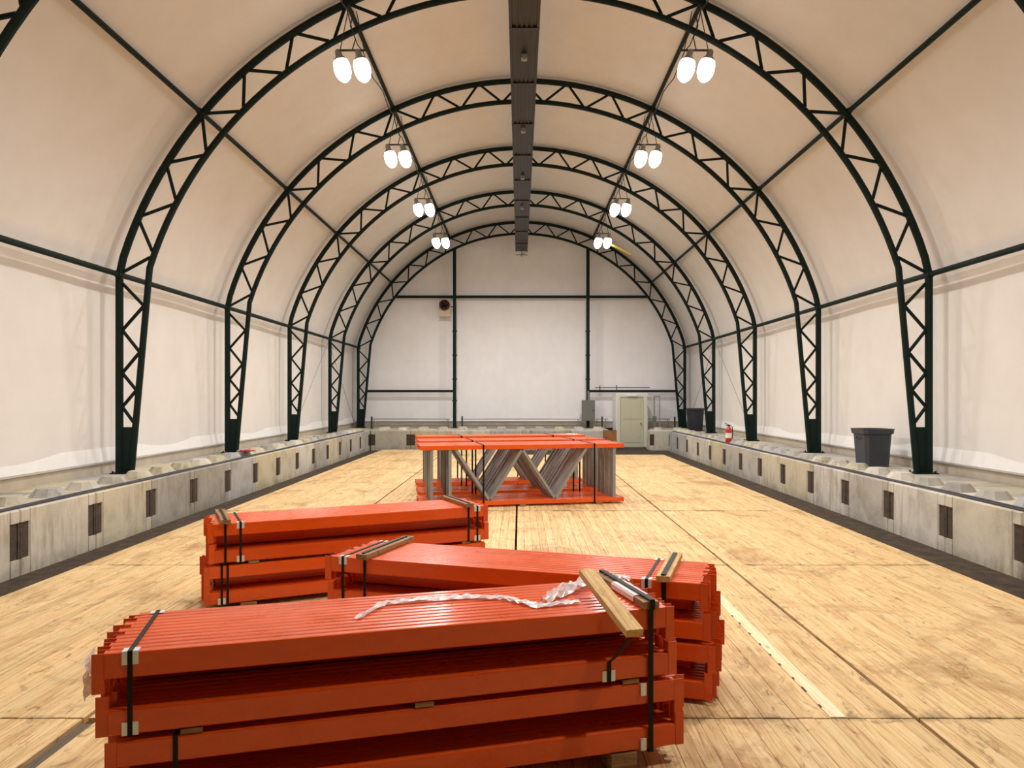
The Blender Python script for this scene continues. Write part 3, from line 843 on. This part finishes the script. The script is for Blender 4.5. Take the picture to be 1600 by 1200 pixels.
bundle('A', A['fl'], A['fr'], .83, (0, .015, .05, .055), 'nearest stack')
bundle('C', C['fl'], C['fr'], .76, (0, .02, .05, .03), 'middle stack')
bundle('B', B['fl'], B['fr'], .78, (0, .01, -.03, -.03), 'back stack')
WB = 12*BW
inner_pack('A', 'nearest stack', 6); inner_pack('C', 'middle stack', 4); inner_pack('B', 'back stack', 4)
def LM(key):          # local matrix of a bundle: x along, y back, z world
    o, u, n, rz, lay, zt = BUND[key]
    return Matrix.Translation(o) @ Matrix.Rotation(rz, 4, 'Z')
def strap(key, s, z0, z1, lab, wd=.02, clips='TB', lump=0, cat='strap', over=.004):
    """black strap loop round the bundle at distance s; lump: extra height over a timber on top"""
    M = LM(key); t = thing('steel_strap', lab, cat); t.matrix_world = M
    e = over; y0, y1 = -e, WB-.003+e
    if lump:
        path = [(s,y0,z0-e),(s,y0,z1-.01),(s,y0-.02,z1+.006),(s,y0-.02,z1+lump+e),(s,y1+.02,z1+lump+e),(s,y1,z1-.01),(s,y1,z0-e),(s,y0,z0-e)]
    else:
        path = [(s,y0,z0-e),(s,y0,z1+e),(s,y1,z1+e),(s,y1,z0-e),(s,y0,z0-e)]
    mb = MB(); a = Vector((wd/2,0,0))
    for p, q in zip(path[:-1], path[1:]):
        mb.strip([p, q], wd, (1,0,0), .0025)
    mb.build('band', M_black, t)
    def clip(y, z, sy, sz):
        m = MB(); ya, yb = sorted((y, y+sy*.05)); za, zb = sorted((z, z+sz*.055))
        m.box((s-.033, ya, min(z,z-sz*.003)), (s+.033, yb, max(z,z-sz*.003)))
        m.box((s-.033, min(y,y-sy*.003), za), (s+.033, max(y,y-sy*.003), zb))
        m.build('corner_protector', M_chrome, t)
    e2 = .0006
    if 'T' in clips: clip(-e2, z1+e2, 1, -1); clip(WB-.003+e2, z1+e2, -1, -1)
    if 'B' in clips: clip(-e2, z0-e2, 1, 1)
    return t
def lumber(key, s, lab, ln=.70, mat=None, y0=-.03, z=None, tilt=0, skew=0, wd=.089):
    o_, u, n, rz, lay, zt = BUND[key]
    M = LM(key) @ Matrix.Translation((s, 0, z if z is not None else zt+.001)) @ Matrix.Rotation(PI/2+skew, 4, 'Z') @ Matrix.Rotation(-tilt, 4, 'Y')
    mb = MB().cbox((y0, -wd/2, 0), (y0+ln, wd/2, .038), .003)
    o = mb.build('timber_batten', mat or M_lumber_dk); o.matrix_world = M
    return tag(o, lab, 'timber')
zA = BUND['A'][4]; zC = BUND['C'][4]; zB = BUND['B'][4]
strap('A', .15, zA[1], .83, 'black strap with bright corner clips near left end of nearest stack')
strap('A', .33, zA[3], zA[2]+BHH, 'black strap round lower half of nearest stack at left', clips='B')
strap('A', 2.60, zA[3], .83, 'wide black strap over the short timber at right of nearest stack', wd=.028, clips='', lump=.04, over=.012)
# tilted pale lumber with its strap
lumber('A', 2.395, 'pale timber batten tilted over the front edge of nearest stack', ln=.62, mat=M_lumber, y0=-.25, z=.838, tilt=.26, skew=.03, wd=.092)
# (pivot: y=0 at the front top edge)
t = thing('steel_strap', 'short black strap hanging from the tilted pale batten', 'strap'); t.matrix_world = LM('A')
MB().strip([(2.385,-.235,.765),(2.375,-.10,.64),(2.37,-.008,.575),(2.37,-.006,zA[1])], .022, (1,0,0), .003).build('band', M_black, t)
MB().box((2.335,-.004,zA[1]),(2.405,-.001,zA[1]+.055)).build('corner_protector', M_chrome, t)
lumber('A', 2.60, 'short dark timber batten wrapped in film, right end of nearest stack', ln=.69, y0=-.02)
MB2 = MB().box((2.545, -.013, zA[2]+.05), (2.575, -.002, zA[2]+BHH)); 
o = MB2.build('strap_clip', M_chrome); o.matrix_world = LM('A'); tag(o, 'bright metal clip beside the wide strap of nearest stack, upper one', 'clip')
o = MB().box((2.545, -.013, zA[3]), (2.575, -.002, zA[3]+.06)).build('strap_clip', M_chrome); o.matrix_world = LM('A'); tag(o, 'bright metal clip beside the wide strap of nearest stack, lowest one', 'clip')
# middle stack
lumber('C', .33, 'dark timber batten across left end of middle stack', ln=.76, y0=-.05)
lumber('C', 2.47, 'pale edged timber batten across right end of middle stack', ln=.76, y0=-.04, mat=M_lumber)
strap('C', .15, zC[1], .76, 'black strap with bright clips at left end of middle stack')
strap('C', .33, zC[1], .76, 'black strap over the dark batten of middle stack', clips='', lump=.04, over=.006)
strap('C', 2.36, zC[1], .76, 'black strap with bright clips near right batten of middle stack')
strap('C', 2.47, zC[3], .76, 'black strap over the right batten of middle stack', wd=.03, clips='', lump=.04, over=.008)
strap('C', .42, zC[3], zC[2]+BHH, 'black strap round lower half of middle stack', clips='B')
# back stack
lumber('B', .15, 'dark timber batten across left end of back stack', ln=.74, y0=-.05)
lumber('B', 2.52, 'dark timber batten across right end of back stack', ln=.74, y0=-.04)
strap('B', .15, zB[1], .78, 'black strap over the left batten of back stack', clips='', lump=.04, over=.006)
strap('B', .28, zB[1], .78, 'black strap with bright clips at left end of back stack')
strap('B', 2.52, zB[1], .78, 'black strap over the right batten of back stack', clips='', lump=.04, over=.006)
strap('B', 2.62, zB[1], .78, 'black strap with bright clips at right end of back stack')
strap('B', .12, zB[3], zB[2]+BHH, 'outer black strap round lower left half of back stack', clips='B')
strap('B', .17, zB[3], zB[2]+BHH, 'inner black strap round lower left half of back stack', clips='')
# dunnage: under each stack and between its two halves
for key, nm in (('A', 'nearest'), ('C', 'middle'), ('B', 'back')):
    o_, u, n, rz, lay, zt = BUND[key]
    for s, sn in ((.35, 'left'), (1.38, 'middle'), (2.45, 'right')):
        d = MB().box((s-.07, -.02, .001), (s+.07, WB+.02, lay[3]-.004)).build('timber_bearer', M_lumber_dk); d.matrix_world = LM(key)
        tag(d, 'timber bearer under the %s stack, %s one' % (nm, sn), 'timber')
        hh = lay[1]-(lay[2]+BHH)
        d = MB().box((s+.0, .0, lay[2]+BHH+.003), (s+.09, WB-.02, lay[1]-.003)).build('spacer_lath', M_lumber_dk); d.matrix_world = LM(key)
        tag(d, 'thin timber lath between the two halves of the %s stack, %s one' % (nm, sn), 'timber')
# film
def pt(px, py, z): d = (CZ-z)*1170/(py-620); return Vector(((px-812)/1170*d, d, z))
def film(name, pts, widths, lab, seg=8, h=.012):
    P_ = []; Wd = []
    for i in range(len(pts)-1):
        for j in range(seg):
            t = j/seg; P_.append(pts[i].lerp(pts[i+1], t)); Wd.append(widths[i]*(1-t)+widths[i+1]*t)
    P_.append(pts[-1]); Wd.append(widths[-1]); nv = 6; vs = []
    for i, p in enumerate(P_):
        tdir = (P_[min(i+1,len(P_)-1)]-P_[max(i-1,0)]).normalized(); sd = Vector((-tdir.y, tdir.x, 0))
        for k in range(nv):
            q = (k/(nv-1)-.5)*Wd[i]; vs.append(p+sd*(q+random.uniform(-.004,.004))+Vector((0,0,random.uniform(.001, h))))
    fs = [(i*nv+k, (i+1)*nv+k, (i+1)*nv+k+1, i*nv+k+1) for i in range(len(P_)-1) for k in range(nv-1)]
    o = MB().add(vs, fs).build(name, M_film); return tag(o, lab, 'plastic film')
zf = .834
film('plastic_film', [pt(x, y, zf) for x, y in ((557,968),(600,944),(660,938),(730,934),(790,936),(840,948),(905,941))], [.02,.05,.08,.07,.06,.07,.04],
     'long pinkish strip of torn plastic film on top of nearest stack', h=.018)
film('plastic_film', [pt(x, y, zf) for x, y in ((850,945),(885,925),(925,912),(960,905),(985,912))], [.05,.10,.14,.12,.05],
     'crumpled white plastic film bunched behind the tilted pale batten', seg=7, h=.045)
film('plastic_film', [pt(x, y, zf) for x, y in ((962,905),(975,925),(990,938))], [.05,.09,.04], 'small white plastic film scrap between the two battens of nearest stack', seg=7, h=.03)
o_, u, n, rz, lay, zt = BUND['A']
# film hanging at the left end of the nearest stack
mb = MB(); vs = []; nx, nz = 5, 9
for j in range(nz):
    for i in range(nx): vs.append((-.035+random.uniform(-.008,.012), .03+i*.05+random.uniform(-.01,.01), .80-j*.022))
mb.add(vs, [(j*nx+i, j*nx+i+1, (j+1)*nx+i+1, (j+1)*nx+i) for j in range(nz-1) for i in range(nx-1)])
o = mb.build('plastic_film', M_film); o.matrix_world = LM('A'); tag(o, 'scrap of white plastic film hanging at left end of nearest stack', 'plastic film')
# film on timber
mb = MB().cbox((.10,-.049,-.001),(.40,.049,.044),.01); o = mb.build('plastic_film', M_film)
o.matrix_world = LM('A') @ Matrix.Translation((2.60, 0, .832)) @ Matrix.Rotation(PI/2, 4, 'Z')
tag(o, 'clear plastic film wound round the short batten of nearest stack', 'plastic film')

# ------------------------------------------------------------------ upright frames standing on edge
FLN = 3.66; FH = 1.05; FT = .075
def make_frame():
    root = thing('upright_frame', '', 'frame')
    def post(z0):
        mb = MB(); a, b = 0, FT
        # open channel profile, lips towards the back
        pr = [(0,0),(FT,0),(FT,.02),(.006,.02)] 
        mb.cbox((0, 0, z0), (FLN, .006, z0+FT), .001)
        mb.box((0, .006, z0), (FLN, FT, z0+.005)); mb.box((0, .006, z0+FT-.005), (FLN, FT, z0+FT))
        mb.box((0, FT-.006, z0+.005), (FLN, FT, z0+.024)); mb.box((0, FT-.006, z0+FT-.024), (FLN, FT, z0+FT-.005))
        return mb.build('post', M_orange_f, root)
    post(0); post(FH-FT)
    zb, zt = FT, FH-FT
    def brace(xa, za, xb, zb_, w_=.050):
        d = Vector((xb-xa, 0, zb_-za)); L = d.length; ang = math.atan2(d.z, d.x)
        M = Matrix.Translation((xa, .016, za)) @ Matrix.Rotation(-ang, 4, 'Y')
        MB().box((0,0,-w_/2),(L,.005,w_/2),M).box((0,.005,-w_/2),(L,.05,-w_/2+.004),M).box((0,.005,w_/2-.004),(L,.05,w_/2),M).build('brace', M_brace, root)
    brace(.20, zb, .20, zt); brace(.52, zb, .52, zt); brace(3.50, zb, 3.50, zt)
    xs = [.62, 1.22, 1.80, 2.40, 2.98]
    for i in range(4):
        brace(xs[i], zt if i % 2 == 0 else zb, xs[i+1], zb if i % 2 == 0 else zt, .046)
    for z0 in (0, FH-FT):
        MB().box((FLN, -.02, z0-.005), (FLN+.008, FT+.02, z0+FT+.005)).build('foot_plate', M_orange_f, root)
    return root
fa = Vector((-1.71, 12.85, 0)); fang = math.radians(11.6)
fu = Vector((math.cos(fang), math.sin(fang), 0)); fn = Vector((-fu.y, fu.x, 0))
offs = [0, .12, .24, .37, .49, .62, .74, .87, 1.40, 1.53, 1.66, 1.79, 1.92, 2.05, 2.18, 3.05, 3.18, 3.31, 3.44, 3.57, 3.69]
latr = [0,.01,-.01,.0,.015,-.01,.01,.0, .10,.08,.07,.09,.08,.10,.08, .17,.14,.16,.15,.17,.15]
fr0 = make_frame(); ZB = .035
for k, (of, la) in enumerate(zip(offs, latr)):
    p = fa+fn*of+fu*la; z = ZB
    lab = 'orange upright rack frame with grey zigzag bracing standing on edge, %s from the front' % ORD[k]
    if k == 0: fr0.location = (p.x, p.y, z); fr0.rotation_euler = (0,0,fang); fr0['label'] = lab; fr0['group'] = 'upright frames standing on edge'
    else: dup(fr0, (p.x, p.y, z), lab, fang)
FM = Matrix.Translation(fa) @ Matrix.Rotation(fang, 4, 'Z')
for q, s in enumerate((.35, 1.8, 3.2)):
    d = MB().box((s-.05, -.05, .001), (s+.05, 3.80, ZB-.002)).build('timber_bearer', M_lumber_dk); d.matrix_world = FM
    tag(d, 'flat timber bearer under the orange upright frames, %s one' % ('left', 'middle', 'right')[q], 'timber')
for g, (a_, b_) in enumerate(((0, .87+FT), (1.40, 2.18+FT), (3.05, 3.69+FT))):
    for q, s in enumerate((1.10, 3.12)):
        t = thing('steel_strap', 'thin black strap round the %s group of upright frames, %s one' % (('front', 'middle', 'rear')[g], ('left', 'right')[q]), 'strap'); t.matrix_world = FM
        e = .006; mb = MB(); z0, z1 = ZB-e, ZB+FH+e; ya, yb = a_-e, b_+e
        s2 = s if s != 1.8 else s+.1
        for p, r_ in (((s2,ya,z0),(s2,ya,z1)),((s2,ya,z1),(s2,yb,z1)),((s2,yb,z1),(s2,yb,z0)),((s2,yb,z0),(s2,ya,z0))):
            mb.strip([p, r_], .03, (1,0,0), .003)
        mb.build('band', M_black, t)
